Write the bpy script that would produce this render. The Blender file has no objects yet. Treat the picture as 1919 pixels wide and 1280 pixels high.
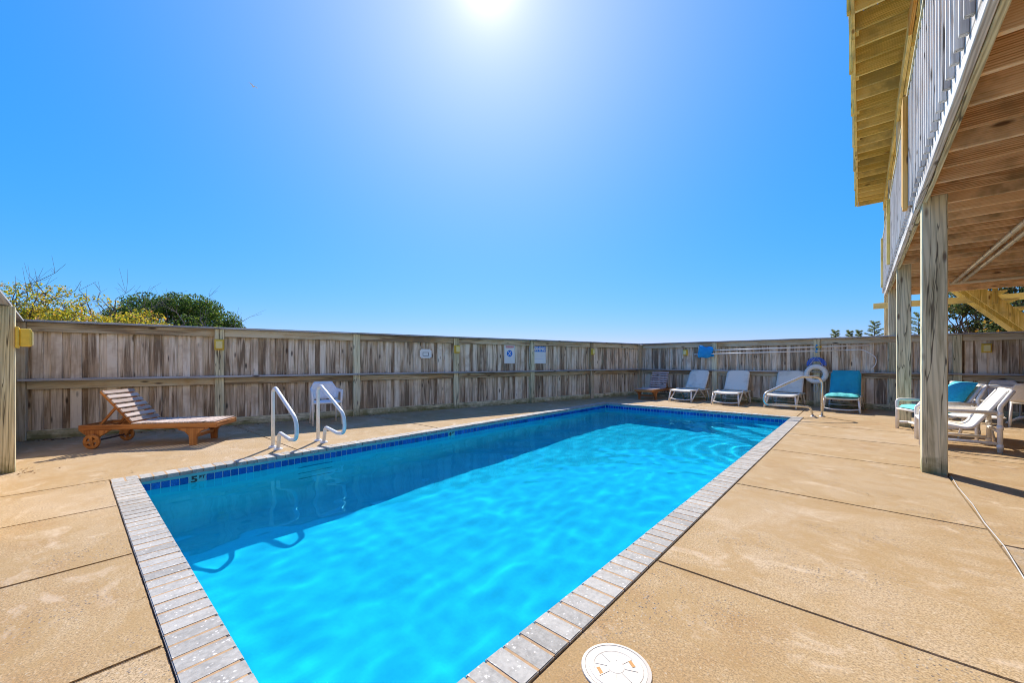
import bpy, bmesh, math, random
from mathutils import Vector, Matrix, Quaternion, noise
R = math.radians
rnd = random.Random(7)
scene = bpy.context.scene
C = scene.collection

# ------------------------------------------------------------------ camera
cam_data = bpy.data.cameras.new('camera')
cam = bpy.data.objects.new('camera', cam_data)
C.objects.link(cam)
YAW = 0.72655
cam.location = (0, 0, 1.2)
cam.rotation_euler = (R(90), 0, YAW)
cam_data.sensor_width = 36
cam_data.lens = 736.9 / 1919 * 36
cam_data.shift_y = 37.35 / 1919
cam_data.clip_start = 0.05
cam_data.clip_end = 3000
scene.camera = cam

# ------------------------------------------------------------------ world, sun, exposure
SUN = Vector((-.7094, .7074, .975)).normalized()
world = bpy.data.worlds.new('World')
scene.world = world
world.use_nodes = True
wn, wl = world.node_tree.nodes, world.node_tree.links
wn.clear()
sky = wn.new('ShaderNodeTexSky')
sky.sky_type = 'NISHITA'
sky.sun_disc = False
sky.sun_elevation = math.asin(SUN.z)
sky.sun_rotation = math.atan2(SUN.x, SUN.y)
sky.altitude = 0
sky.air_density = 1.0
sky.dust_density = 0.0
sky.ozone_density = 6.0
EXPO = 1.75
KS = .15 * 2 ** EXPO
sep = wn.new('ShaderNodeSeparateColor')
wl.new(sky.outputs[0], sep.inputs[0])
grade = wn.new('ShaderNodeCombineColor')            # deep saturated blue of the photograph's sky
for i, (raw, want, pw) in enumerate(((1.22, .035, 1.62), (2.38, .345, .56), (4.9, 1.0, .2))):
    p = wn.new('ShaderNodeMath'); p.operation = 'POWER'; p.inputs[1].default_value = pw
    wl.new(sep.outputs[i], p.inputs[0])
    m_ = wn.new('ShaderNodeMath'); m_.operation = 'MULTIPLY'; m_.inputs[1].default_value = want / raw ** pw / KS
    wl.new(p.outputs[0], m_.inputs[0]); wl.new(m_.outputs[0], grade.inputs[i])
# aureole: forward-scattered glow of the air round the sun itself
tcw = wn.new('ShaderNodeTexCoord')
dt = wn.new('ShaderNodeVectorMath'); dt.operation = 'DOT_PRODUCT'
dt.inputs[1].default_value = SUN
wl.new(tcw.outputs['Generated'], dt.inputs[0])
cl0 = wn.new('ShaderNodeMath'); cl0.operation = 'MAXIMUM'; cl0.inputs[1].default_value = 0
wl.new(dt.outputs['Value'], cl0.inputs[0])
acc = None
for pw, k in ((9, .70), (40, .5), (220, .6), (900, .9)):
    p = wn.new('ShaderNodeMath'); p.operation = 'POWER'; p.inputs[1].default_value = pw
    wl.new(cl0.outputs[0], p.inputs[0])
    q = wn.new('ShaderNodeMath'); q.operation = 'MULTIPLY_ADD'; q.inputs[1].default_value = k
    wl.new(p.outputs[0], q.inputs[0])
    if acc is None: q.inputs[2].default_value = 0
    else: wl.new(acc, q.inputs[2])
    acc = q.outputs[0]
cmb = wn.new('ShaderNodeCombineColor')
for i, k in enumerate((1.0, .78, .5)):
    m_ = wn.new('ShaderNodeMath'); m_.operation = 'MULTIPLY'; m_.inputs[1].default_value = k
    wl.new(acc, m_.inputs[0]); wl.new(m_.outputs[0], cmb.inputs[i])
ad = wn.new('ShaderNodeMix'); ad.data_type = 'RGBA'; ad.blend_type = 'ADD'; ad.inputs[0].default_value = 1
bg = wn.new('ShaderNodeBackground')
bg.inputs['Strength'].default_value = 0.15
wo = wn.new('ShaderNodeOutputWorld')
wl.new(grade.outputs[0], ad.inputs[6])
wl.new(cmb.outputs[0], ad.inputs[7])
wl.new(ad.outputs[2], bg.inputs['Color'])
wl.new(bg.outputs[0], wo.inputs['Surface'])

sd = bpy.data.lights.new('sun', 'SUN')
sd.energy = 2.1
sd.angle = R(.53)
sd.color = (1, .93, .82)
sun = bpy.data.objects.new('sun', sd)
C.objects.link(sun)
sun.rotation_euler = SUN.to_track_quat('Z', 'Y').to_euler()
sun.location = (-20, 20, 30)

scene.view_settings.view_transform = 'Standard'
scene.view_settings.look = 'None'
scene.view_settings.exposure = EXPO
scene.view_settings.gamma = 1
scene.view_settings.use_curve_mapping = False
scene.render.engine = 'CYCLES'
cy = scene.cycles
cy.use_denoising = True
cy.pixel_filter_type = 'BLACKMAN_HARRIS'
cy.filter_width = 1.0
cy.max_bounces = 10
cy.diffuse_bounces = 7
cy.glossy_bounces = 4
cy.transparent_max_bounces = 12
cy.caustics_reflective = False
cy.caustics_refractive = True
cy.sample_clamp_indirect = 8

# ------------------------------------------------------------------ node helpers
class NT:
    def __init__(self, name):
        self.m = bpy.data.materials.new(name)
        self.m.use_nodes = True
        self.n, self.l = self.m.node_tree.nodes, self.m.node_tree.links
        self.n.clear()
        self.out = self.n.new('ShaderNodeOutputMaterial')
    def add(self, t, ins=None, **kw):
        nd = self.n.new('ShaderNode' + t)
        for k, v in kw.items():
            setattr(nd, k, v)
        for k, v in (ins or {}).items():
            self.set(nd.inputs[k], v)
        return nd
    def set(self, sock, v):
        if isinstance(v, bpy.types.NodeSocket):
            self.l.new(v, sock)
        elif isinstance(v, bpy.types.Node):
            self.l.new(v.outputs[0], sock)
        else:
            if isinstance(v, tuple) and len(v) == 3 and len(getattr(sock, 'default_value', ())) == 4:
                v = (*v, 1)
            sock.default_value = v
    def math(self, op, a, b=0.0, c=None, clamp=False):
        nd = self.n.new('ShaderNodeMath')
        nd.operation = op
        nd.use_clamp = clamp
        self.set(nd.inputs[0], a)
        self.set(nd.inputs[1], b)
        if c is not None:
            self.set(nd.inputs[2], c)
        return nd.outputs[0]
    def ramp(self, fac, stops, interp='LINEAR'):
        nd = self.n.new('ShaderNodeValToRGB')
        cr = nd.color_ramp
        cr.interpolation = interp
        while len(cr.elements) < len(stops):
            cr.elements.new(.5)
        for e, (p, c) in zip(cr.elements, stops):
            e.position = p
            e.color = (*c, 1) if isinstance(c, tuple) else (c, c, c, 1)
        self.set(nd.inputs[0], fac)
        return nd.outputs[0]
    def mix(self, fac, a, b, blend='MIX'):
        nd = self.n.new('ShaderNodeMix')
        nd.data_type = 'RGBA'
        nd.blend_type = blend
        self.set(nd.inputs[0], fac)
        self.set(nd.inputs[6], a)
        self.set(nd.inputs[7], b)
        return nd.outputs[2]
    def coords(self, scale=(1, 1, 1), rand=True, kind='Object'):
        tc = self.n.new('ShaderNodeTexCoord')
        v = tc.outputs[kind]
        if rand:
            oi = self.n.new('ShaderNodeObjectInfo')
            self.rand = oi.outputs['Random']
            mu = self.add('VectorMath', operation='SCALE')
            mu.inputs[0].default_value = (31.7, 57.3, 83.1)
            self.l.new(oi.outputs['Random'], mu.inputs['Scale'])
            ad = self.add('VectorMath', operation='ADD')
            self.l.new(v, ad.inputs[0])
            self.l.new(mu.outputs[0], ad.inputs[1])
            v = ad.outputs[0]
        mp = self.n.new('ShaderNodeMapping')
        mp.inputs['Scale'].default_value = scale
        self.l.new(v, mp.inputs['Vector'])
        return mp.outputs[0]
    def noise(self, vec, scale=5, detail=4, rough=.55, dist=0.0):
        nd = self.add('TexNoise', {'Vector': vec, 'Scale': scale, 'Detail': detail, 'Roughness': rough, 'Distortion': dist})
        return nd.outputs[0]
    def bsdf(self, color, rough=.7, bump=None, bump_s=.3, bump_d=.01, **kw):
        ins = {'Base Color': color, 'Roughness': rough}
        ins.update(kw)
        b = self.add('BsdfPrincipled', ins)
        if bump is not None:
            bp = self.add('Bump', {'Height': bump, 'Strength': bump_s, 'Distance': bump_d})
            self.l.new(bp.outputs[0], b.inputs['Normal'])
        self.l.new(b.outputs[0], self.out.inputs['Surface'])
        return self.m

def wood(name, dark, mid, light, knot=(.06, .04, .03), var=.35, grain=1.0, blotch=None, rough=.85, moss=False, con=1.0, top=None, lines=0.0):
    t = NT(name)
    v = t.coords((1, 1, 1))
    rand = t.rand
    st = t.add('Mapping', {'Vector': v, 'Scale': (26 * grain, 26 * grain, 1.3)})
    g1 = t.noise(st.outputs[0], 1.0, 8, .62, 1.2)
    st2 = t.add('Mapping', {'Vector': v, 'Scale': (90 * grain, 90 * grain, 3)})
    g2 = t.noise(st2.outputs[0], 1.0, 4, .6, .3)
    # cathedral grain
    st3 = t.add('Mapping', {'Vector': v, 'Scale': (9 * grain, 9 * grain, .55)})
    wv = t.add('TexWave', {'Vector': st3.outputs[0], 'Scale': 2.2, 'Distortion': 5.5, 'Detail': 3, 'Detail Scale': .9}, wave_type='RINGS')
    f = t.math('MULTIPLY_ADD', g1, .62, t.math('MULTIPLY', g2, .2))
    f = t.math('MULTIPLY_ADD', wv.outputs[1], .2, f)
    f = t.math('ADD', f, t.math('MULTIPLY_ADD', rand, var, -var / 2))
    col = t.ramp(f, [(.5 - .15 / con, dark), (.5, mid), (.5 + .16 / con, light)])
    if blotch:
        bl = t.noise(v, 2.2, 4, .6)
        col = t.mix(t.ramp(bl, [(.5, 0.0), (.68, .75)]), col, blotch)
    # knots
    kv = t.add('Mapping', {'Vector': v, 'Scale': (7, 7, 2.1)})
    vo = t.add('TexVoronoi', {'Vector': kv.outputs[0], 'Scale': 1.0, 'Randomness': 1.0})
    kf = t.ramp(vo.outputs['Distance'], [(.07, 1.0), (.16, 0.0)])
    kk = t.math('MULTIPLY', kf, .85)
    col = t.mix(kk, col, knot)
    hgt = t.math('SUBTRACT', f, kk)
    if lines:
        lv = t.add('Mapping', {'Vector': v, 'Scale': (1, 1, .05)})
        lw = t.add('TexWave', {'Vector': lv.outputs[0], 'Scale': 14.0, 'Distortion': 6.0, 'Detail': 2.5, 'Detail Scale': 1.1, 'Detail Roughness': .55}, wave_type='BANDS', bands_direction='DIAGONAL')
        col = t.mix(t.math('MULTIPLY', t.ramp(lw.outputs[1], [(.45, 0.0), (.95, 1.0)]), lines), col, tuple(c * .55 for c in dark))
        cvv = t.add('Mapping', {'Vector': v, 'Scale': (9, 9, .45)})
        cn = t.noise(cvv.outputs[0], 1.0, 3, .5, .4)
        ck = t.ramp(t.math('ABSOLUTE', t.math('SUBTRACT', cn, .56)), [(.004, 1.0), (.012, 0.0)])
        col = t.mix(t.math('MULTIPLY', ck, .8), col, (.06, .045, .03))
    if moss or top:
        ge = t.n.new('ShaderNodeNewGeometry')
        sp = t.add('SeparateXYZ', {0: ge.outputs['Position']})
        wn_ = t.noise(v, 5, 4, .65)
    if moss:
        zz = t.math('MULTIPLY_ADD', wn_, -.5, t.math('ADD', sp.outputs[2], .25))
        col = t.mix(t.ramp(zz, [(.0, .75), (.16, .0)]), col, (.13, .13, .025))
    if top:
        zz = t.math('MULTIPLY_ADD', wn_, .55, t.math('SUBTRACT', sp.outputs[2], 1.84))
        col = t.mix(t.ramp(zz, [(.0, .0), (.18, .6)]), col, top)
    return t.bsdf(col, rough, hgt, .55, .004, **{'Specular IOR Level': .25})

M = {}
M['fence'] = wood('weathered_fence_wood', (.24, .17, .11), (.64, .515, .375), (.88, .77, .615), var=.24, blotch=(.50, .36, .23), top=(.50, .36, .16))
M['rail'] = wood('fence_rail_wood', (.26, .19, .12), (.55, .45, .30), (.68, .60, .44), var=.25, blotch=(.50, .33, .16))
M['shelf'] = wood('shelf_wood', (.22, .21, .21), (.42, .41, .41), (.58, .57, .57), var=.2)
M['post'] = wood('deck_post_wood', (.42, .36, .21), (.78, .705, .46), (.88, .81, .58), var=.10, grain=.8, knot=(.14, .08, .05), moss=True, con=.7, lines=.3)
M['deck_old'] = wood('bleached_deck_wood', (.46, .43, .41), (.70, .675, .64), (.84, .82, .79), var=.15, lines=.25)
M['joist'] = wood('joist_wood', (.46, .25, .11), (.80, .54, .30), (.90, .67, .43), var=.28, knot=(.1, .045, .02), blotch=(.26, .19, .1))
M['new_wood'] = wood('fresh_pine_wood', (.50, .37, .09), (.82, .645, .20), (.90, .76, .34), var=.3, knot=(.2, .1, .03), blotch=(.40, .34, .14))
M['orange_wood'] = wood('orange_pine_wood', (.5, .25, .05), (.7, .4, .1), (.78, .5, .18), var=.2)
M['teak'] = wood('oiled_teak', (.24, .085, .025), (.42, .17, .05), (.55, .25, .08), var=.15, rough=.55)
M['teak_pale'] = wood('sun_bleached_teak', (.34, .25, .2), (.50, .40, .34), (.6, .5, .44), var=.15)
M['teak_grey'] = wood('grey_teak', (.32, .21, .18), (.50, .38, .34), (.62, .51, .47), var=.15)

def plain(name, col, rough=.5, nscale=30, amt=.12, bump=.1, **kw):
    t = NT(name)
    v = t.coords()
    n = t.noise(v, nscale, 4)
    n2 = t.noise(v, 3, 3)
    f = t.math('MULTIPLY_ADD', n, .5, t.math('MULTIPLY', n2, .5))
    d = tuple(c * (1 - amt) for c in col)
    e = tuple(min(1, c * (1 + amt)) for c in col)
    c = t.ramp(f, [(.3, d), (.7, e)])
    return t.bsdf(c, rough, n, bump, .002, **kw)

M['white'] = plain('white_resin', (.87, .83, .76), .4)
def sling_mat():
    t = NT('white_mesh_sling')
    v = t.coords()
    w1 = t.add('TexWave', {'Vector': v, 'Scale': 60.0}, bands_direction='X')
    n = t.noise(v, 2.6, 4, .6)
    col = t.mix(t.ramp(n, [(.50, 0.0), (.68, .55)]), (.92, .85, .71), (.54, .46, .35))
    col = t.mix(t.math('MULTIPLY', w1.outputs[1], .18), col, (.5, .47, .42))
    return t.bsdf(col, .75, w1.outputs[1], .25, .002)
M['sling'] = sling_mat()
M['white_grey'] = plain('pale_grey_resin', (.86, .85, .84), .45)
M['rail_paint'] = plain('white_powder_coat', (.78, .79, .78), .28, 12, .1)
M['steel'] = plain('brushed_steel', (.68, .67, .64), .25, 12, .1, .05, Metallic=.75)
M['teal'] = plain('teal_cushion', (.015, .40, .54), .7, 40, .3, .6)
M['teal_pale'] = plain('faded_teal_cushion', (.08, .56, .53), .75, 25, .35, .6)
M['blue_net'] = plain('blue_net', (.01, .33, .75), .7, 60, .3, .6)
M['blue_rope'] = plain('blue_rope', (.05, .2, .8), .8, 120, .3, .6)
M['rope'] = plain('white_rope', (.7, .7, .68), .8, 120, .2, .6)
M['yellow'] = plain('yellow_fixture', (.80, .56, .07), .5, 20, .15)
M['yellow_lens'] = plain('pale_yellow_lens', (.80, .70, .32), .35, 20, .1)
M['sign'] = plain('sign_white', (.80, .84, .84), .35, 8, .05, .0)
M['sign_blue'] = plain('sign_blue', (.005, .2, .72), .35, 8, .08, .0)
M['sign_red'] = plain('sign_red', (.62, .09, .14), .35, 8, .08, .0)
M['black'] = plain('black_print', (.03, .04, .05), .5, 8, .1, .0)
M['siding'] = plain('bounce_wall_siding', (.70, .66, .58), .7, 20, .08)
M['glass'] = plain('unseen_window_glass', (.03, .04, .05), .05, 8, .1, .0)
M['rust'] = plain('rusty_clip', (.5, .24, .06), .7)
M['pvc'] = plain('cream_pipe', (.70, .60, .42), .4, 10, .1)
M['lid'] = plain('cream_lid', (.54, .49, .43), .5, 60, .06)
M['rubber'] = plain('dark_axle', (.06, .045, .04), .6)
M['caulk'] = plain('white_cord', (.52, .51, .49), .6)
M['bark'] = plain('bark', (.13, .095, .07), .95, 40, .4, .8)
M['twig'] = plain('grey_twig', (.15, .13, .14), .95, 40, .3, .5)

def concrete(name, base, agg):
    t = NT(name)
    v = t.coords((1, 1, 1), rand=False)
    oi = t.n.new('ShaderNodeObjectInfo')
    big = t.noise(v, .55, 5, .6, .6)
    med = t.noise(v, 3.5, 5, .65, .3)
    fine = t.noise(v, 110, 3, .75)
    grit = t.noise(v, 60, 4, .7)
    f = t.math('MULTIPLY_ADD', big, .6, t.math('MULTIPLY', med, .4))
    f = t.math('ADD', f, t.math('MULTIPLY_ADD', oi.outputs['Random'], .10, -.05))
    lo = (base[0] * .84, base[1] * .74, base[2] * .62)
    hi = (min(1, base[0] * 1.12), base[1] * 1.2, base[2] * 1.45)
    col = t.ramp(f, [(.38, lo), (.5, base), (.62, hi)])
    col = t.mix(t.ramp(fine, [(.38, .9), (.57, 0.0)]), col, tuple(c * .5 for c in base))
    col = t.mix(t.ramp(grit, [(.56, 0.0), (.70, .45)]), col, (.70, .60, .46))
    # water stains and hairline cracks
    sv = t.add('Mapping', {'Vector': v, 'Scale': (1.2, 1.6, 1), 'Rotation': (0, 0, .9)})
    stn = t.noise(sv.outputs[0], 1.1, 6, .7, 1.4)
    col = t.mix(t.ramp(stn, [(.50, 0.0), (.585, .6), (.63, .2), (.74, .0)]), col, (.36, .235, .105))
    pale = t.noise(sv.outputs[0], 2.3, 5, .7, .8)
    col = t.mix(t.ramp(pale, [(.56, 0.0), (.72, .45)]), col, (.66, .54, .42))
    dv = t.add('TexNoise', {'Vector': v, 'Scale': 2.0, 'Detail': 5.0})
    cv = t.add('VectorMath', {0: v, 1: dv.outputs[1]}, operation='ADD')
    cr = t.add('TexVoronoi', {'Vector': cv.outputs[0], 'Scale': .55}, feature='DISTANCE_TO_EDGE')
    crm = t.math('MULTIPLY', t.ramp(cr.outputs[0], [(.0, 1.0), (.004, 0.0)]), t.ramp(t.noise(v, .8, 2), [(.56, 0.0), (.6, .8)]))
    col = t.mix(crm, col, (.12, .07, .03))
    # exposed pebbles in patches
    vo = t.add('TexVoronoi', {'Vector': v, 'Scale': 70.0})
    pat = t.noise(v, 1.3, 3, .5)
    pe = t.math('MULTIPLY', t.ramp(vo.outputs['Distance'], [(.22, 1.0), (.38, 0.0)]), t.ramp(pat, [(agg, 0.0), (agg + .12, 1.0)]))
    ct = t.add('SeparateColor', {'Color': vo.outputs['Color']})
    pc = t.ramp(ct.outputs[0], [(.35, (.10, .09, .09)), (.6, (.3, .27, .25)), (.9, (.5, .38, .22))])
    sel = t.math('GREATER_THAN', ct.outputs[1], .45)
    col = t.mix(t.math('MULTIPLY', pe, sel), col, pc)
    h = t.math('MULTIPLY_ADD', fine, .5, grit)
    return t.bsdf(col, .85, h, .35, .004, **{'Specular IOR Level': .2})
M['concrete'] = concrete('tan_pool_concrete', (.475, .332, .178), .47)
M['concrete_agg'] = concrete('exposed_aggregate_concrete', (.44, .33, .21), .40)

def coping_mat():
    t = NT('shell_concrete_coping')
    v = t.coords()
    n = t.noise(v, 40, 5, .7)
    n2 = t.noise(v, 6, 3)
    f = t.math('MULTIPLY_ADD', n, .6, t.math('MULTIPLY_ADD', n2, .3, t.math('MULTIPLY', t.rand, .14)))
    col = t.ramp(f, [(.40, (.26, .25, .235)), (.64, (.43, .415, .39))])
    wob = t.add('VectorMath', {0: t.add('TexNoise', {'Vector': v, 'Scale': 90}).outputs[1]}, operation='SCALE')
    wob.inputs['Scale'].default_value = .02
    vo = t.add('TexVoronoi', {'Vector': t.add('VectorMath', {0: v, 1: wob.outputs[0]}, operation='ADD').outputs[0], 'Scale': 52.0})
    ct = t.add('SeparateColor', {'Color': vo.outputs['Color']})
    s = t.math('MULTIPLY', t.ramp(t.math('ADD', vo.outputs['Distance'], t.math('MULTIPLY', ct.outputs[1], .28)), [(.26, 1.0), (.40, 0.0)]), t.math('GREATER_THAN', ct.outputs[0], .5))
    col = t.mix(t.math('MULTIPLY', s, .65), col, (.76, .73, .69))
    return t.bsdf(col, .8, n, .4, .003)
M['coping'] = coping_mat()
M['grout'] = plain('tan_grout', (.42, .27, .15), .9, 60, .25)
M['dirt'] = plain('dark_joint_dirt', (.16, .10, .05), .95, 60, .4)

def tile_mat():
    t = NT('blue_pool_tile')
    v = t.coords()
    n = t.noise(v, 60, 4, .6, 1.5)
    f = t.math('MULTIPLY_ADD', t.rand, .3, t.math('MULTIPLY', n, .8))
    col = t.ramp(f, [(.3, (.003, .035, .25)), (.55, (.006, .075, .43)), (.8, (.03, .17, .62))])
    return t.bsdf(col, .12, n, .1, .002)
M['tile'] = tile_mat()

def plaster_mat():
    t = NT('aqua_pool_plaster')
    v = t.coords(rand=False)
    n = t.noise(v, 1.6, 5, .6, .4)
    n2 = t.noise(v, 25, 3)
    f = t.math('MULTIPLY_ADD', n, .8, t.math('MULTIPLY', n2, .2))
    col = t.ramp(f, [(.38, (.50, .76, .82)), (.62, (.66, .88, .91))])
    return t.bsdf(col, .8)
M['plaster'] = plaster_mat()
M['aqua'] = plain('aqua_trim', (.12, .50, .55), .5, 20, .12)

def water_mat():
    t = NT('pool_water')
    gl = t.add('BsdfGlass', {'Color': (.13, .81, 1.0, 1), 'Roughness': 0.0, 'IOR': 1.33})
    t.l.new(gl.outputs[0], t.out.inputs['Surface'])
    return t.m
M['water'] = water_mat()

def ground_mat():
    t = NT('sandy_ground')
    v = t.coords(rand=False)
    n = t.noise(v, .35, 6, .65)
    n2 = t.noise(v, 14, 5, .7)
    f = t.math('MULTIPLY_ADD', n, .6, t.math('MULTIPLY', n2, .4))
    col = t.ramp(f, [(.35, (.09, .11, .04)), (.5, (.28, .21, .13)), (.65, (.42, .33, .23))])
    return t.bsdf(col, .95, n2, .6, .03)
M['ground'] = ground_mat()
def litter_mat():
    t = NT('leaf_litter')
    v = t.coords(rand=False)
    n = t.noise(v, 22, 6, .75, .8)
    col = t.ramp(n, [(.35, (.12, .07, .04)), (.5, (.40, .25, .16)), (.65, (.62, .46, .34))])
    return t.bsdf(col, .95, n, 1.0, .06)
M['litter'] = litter_mat()

def leaf_mat(name, stops):
    t = NT(name)
    ge = t.n.new('ShaderNodeNewGeometry')
    col = t.ramp(ge.outputs['Random Per Island'], stops)
    d = t.add('BsdfPrincipled', {'Base Color': col, 'Roughness': .55, 'Specular IOR Level': .3})
    tr = t.add('BsdfTranslucent', {'Color': col})
    mx = t.add('MixShader', {0: .55, 1: d.outputs[0], 2: tr.outputs[0]})
    t.l.new(mx.outputs[0], t.out.inputs['Surface'])
    return t.m
M['leaf_yellow'] = leaf_mat('yellowing_leaves', [(0, (.70, .50, .03)), (.35, (.55, .46, .04)), (.6, (.26, .32, .03)), (.82, (.14, .2, .03)), (.93, (.62, .26, .05)), (1, (.55, .42, .26))])
M['leaf_dark'] = leaf_mat('dark_evergreen_leaves', [(0, (.025, .06, .012)), (.5, (.06, .12, .02)), (.85, (.13, .2, .03)), (1, (.25, .28, .05))])
M['leaf_pine'] = leaf_mat('pine_needles', [(0, (.09, .13, .03)), (.6, (.22, .27, .07)), (1, (.42, .4, .14))])
M['leaf_shrub'] = leaf_mat('shrub_leaves', [(0, (.03, .055, .025)), (.5, (.07, .11, .035)), (.85, (.14, .17, .06)), (1, (.45, .22, .03))])

# ------------------------------------------------------------------ object helpers
def tag(o, label=None, cat=None, group=None, kind=None):
    if label: o['label'] = label
    if cat: o['category'] = cat
    if group: o['group'] = group
    if kind: o['kind'] = kind
    return o
def link(name, me, mat=None, parent=None, mw=None):
    o = bpy.data.objects.new(name, me)
    C.objects.link(o)
    if mat is not None and me is not None and not me.materials:
        me.materials.append(M[mat] if isinstance(mat, str) else mat)
    if parent: o.parent = parent
    if mw is not None: o.matrix_local = mw
    return o
def thing(name, label, cat, loc=(0, 0, 0), rz=0.0, group=None):
    o = bpy.data.objects.new(name, None)
    o.empty_display_size = .1
    C.objects.link(o)
    o.location = loc
    o.rotation_euler = (0, 0, rz)
    return tag(o, label, cat, group)
def bm_mesh(bm, name, smooth=False):
    me = bpy.data.meshes.new(name)
    bm.to_mesh(me)
    bm.free()
    if smooth:
        for p in me.polygons: p.use_smooth = True
    return me
_box = {}
def box_mesh(w, t, L, mat, bev=.004):
    k = (round(w, 3), round(t, 3), round(L, 3), mat, bev)
    if k not in _box:
        bm = bmesh.new()
        bmesh.ops.create_cube(bm, size=1)
        for v in bm.verts:
            v.co = (v.co.x * w, v.co.y * t, v.co.z * L)
        if bev:
            bmesh.ops.bevel(bm, geom=bm.edges[:], offset=min(bev, .3 * min(w, t, L)), segments=1, affect='EDGES', profile=.5)
        me = bm_mesh(bm, 'box')
        me.materials.append(M[mat])
        _box[k] = me
    return _box[k]
def plank(name, a, b, w, t, mat, parent=None, wdir=(1, 0, 0), bev=.004):
    """box running from a to b (long axis = local Z); w is measured along wdir, t across"""
    a, b = Vector(a), Vector(b)
    z = (b - a).normalized()
    x = Vector(wdir)
    x = (x - z * x.dot(z)).normalized()
    y = z.cross(x)
    mw = Matrix((x, y, z)).transposed().to_4x4()
    mw.translation = (a + b) / 2
    return link(name, box_mesh(w, t, (b - a).length, mat, bev), None, parent, mw)
def block(name, lo, hi, mat, parent=None, bev=.004):
    """axis-aligned box, grain along its longest side"""
    lo, hi = Vector(lo), Vector(hi)
    d = hi - lo
    c = (lo + hi) / 2
    i = max(range(3), key=lambda k: d[k])
    e = Vector((0, 0, 0)); e[i] = d[i] / 2
    j = (i + 1) % 3
    w = Vector((0, 0, 0)); w[j] = 1
    k = (i + 2) % 3
    return plank(name, c - e, c + e, d[j], d[k], mat, parent, w, bev)

def fillet(pts, rads, n=6):
    pts = [Vector(p) for p in pts]
    out = [pts[0]]
    for i in range(1, len(pts) - 1):
        r = rads[i] if isinstance(rads, (list, tuple)) else rads
        p, a, b = pts[i], pts[i - 1], pts[i + 1]
        u, v = (a - p), (b - p)
        lu, lv = u.length, v.length
        u, v = u / lu, v / lv
        ang = u.angle(v)
        if r <= 0 or ang > 3.1:
            out.append(p); continue
        t = min(r / math.tan(ang / 2), lu * .49, lv * .49)
        s, e = p + u * t, p + v * t
        for k in range(n + 1):
            q = k / n
            out.append((s * (1 - q) ** 2 + p * 2 * q * (1 - q) + e * q * q))
    out.append(pts[-1])
    return out
def tube_bm(bm, pts, r, n=10, cap=True):
    pts = [Vector(p) for p in pts]
    rs = r if isinstance(r, (list, tuple)) else [r] * len(pts)
    tang = []
    for i in range(len(pts)):
        a = pts[max(0, i - 1)]; b = pts[min(len(pts) - 1, i + 1)]
        tang.append((b - a).normalized())
    up = Vector((0, 0, 1)) if abs(tang[0].z) < .9 else Vector((1, 0, 0))
    x = (up - tang[0] * up.dot(tang[0])).normalized()
    rings = []
    for i, p in enumerate(pts):
        if i:
            q = tang[i - 1].rotation_difference(tang[i])
            x = q @ x
        y = tang[i].cross(x)
        rings.append([bm.verts.new(p + (x * math.cos(2 * math.pi * k / n) + y * math.sin(2 * math.pi * k / n)) * rs[i]) for k in range(n)])
    for a, b in zip(rings, rings[1:]):
        for k in range(n):
            f = bm.faces.new((a[k], a[(k + 1) % n], b[(k + 1) % n], b[k]))
            f.smooth = True
    if cap:
        bm.faces.new(rings[0][::-1]); bm.faces.new(rings[-1])
def tube(name, pts, r, mat, parent=None, n=10, fil=0.0):
    bm = bmesh.new()
    if fil: pts = fillet(pts, fil)
    tube_bm(bm, pts, r, n)
    return link(name, bm_mesh(bm, name), mat, parent)
def lathe(name, prof, mat, parent=None, n=32, loc=(0, 0, 0)):
    bm = bmesh.new()
    rings = []
    for (r, z) in prof:
        if r < 1e-6:
            rings.append([bm.verts.new((0, 0, z))])
        else:
            rings.append([bm.verts.new((r * math.cos(2 * math.pi * k / n), r * math.sin(2 * math.pi * k / n), z)) for k in range(n)])
    for a, b in zip(rings, rings[1:]):
        for k in range(n):
            va = [a[k % len(a)], a[(k + 1) % len(a)]]; vb = [b[(k + 1) % len(b)], b[k % len(b)]]
            vs = []
            for v in va + vb:
                if v not in vs: vs.append(v)
            if len(vs) > 2: bm.faces.new(vs)
    bmesh.ops.recalc_face_normals(bm, faces=bm.faces[:])
    me = bm_mesh(bm, name)
    return link(name, me, mat, parent, Matrix.Translation(loc))
def grid_surf(name, fn, nu, nv, mat, parent=None, thick=0.0, smooth=True):
    bm = bmesh.new()
    vs = [[bm.verts.new(fn(i / nu, j / nv)) for j in range(nv + 1)] for i in range(nu + 1)]
    for i in range(nu):
        for j in range(nv):
            bm.faces.new((vs[i][j], vs[i + 1][j], vs[i + 1][j + 1], vs[i][j + 1]))
    bmesh.ops.recalc_face_normals(bm, faces=bm.faces[:])
    if thick:
        bmesh.ops.solidify(bm, geom=bm.faces[:], thickness=thick)
    return link(name, bm_mesh(bm, name, smooth), mat, parent)
def prism(name, outline, lo, hi, mat, parent=None, axis='z', bev=0.0):
    """extrude a 2-D outline; axis z: (x,y)->z lo..hi, axis y: (x,z) -> y lo..hi"""
    bm = bmesh.new()
    mk = (lambda p, h: (p[0], p[1], h)) if axis == 'z' else (lambda p, h: (p[0], h, p[1]))
    a = [bm.verts.new(mk(p, lo)) for p in outline]
    b = [bm.verts.new(mk(p, hi)) for p in outline]
    bm.faces.new(a); bm.faces.new(b)
    n = len(outline)
    for i in range(n):
        bm.faces.new((a[i], a[(i + 1) % n], b[(i + 1) % n], b[i]))
    bmesh.ops.recalc_face_normals(bm, faces=bm.faces[:])
    if bev: bmesh.ops.bevel(bm, geom=bm.edges[:], offset=bev, segments=1, affect='EDGES')
    return link(name, bm_mesh(bm, name), mat, parent)
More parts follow.
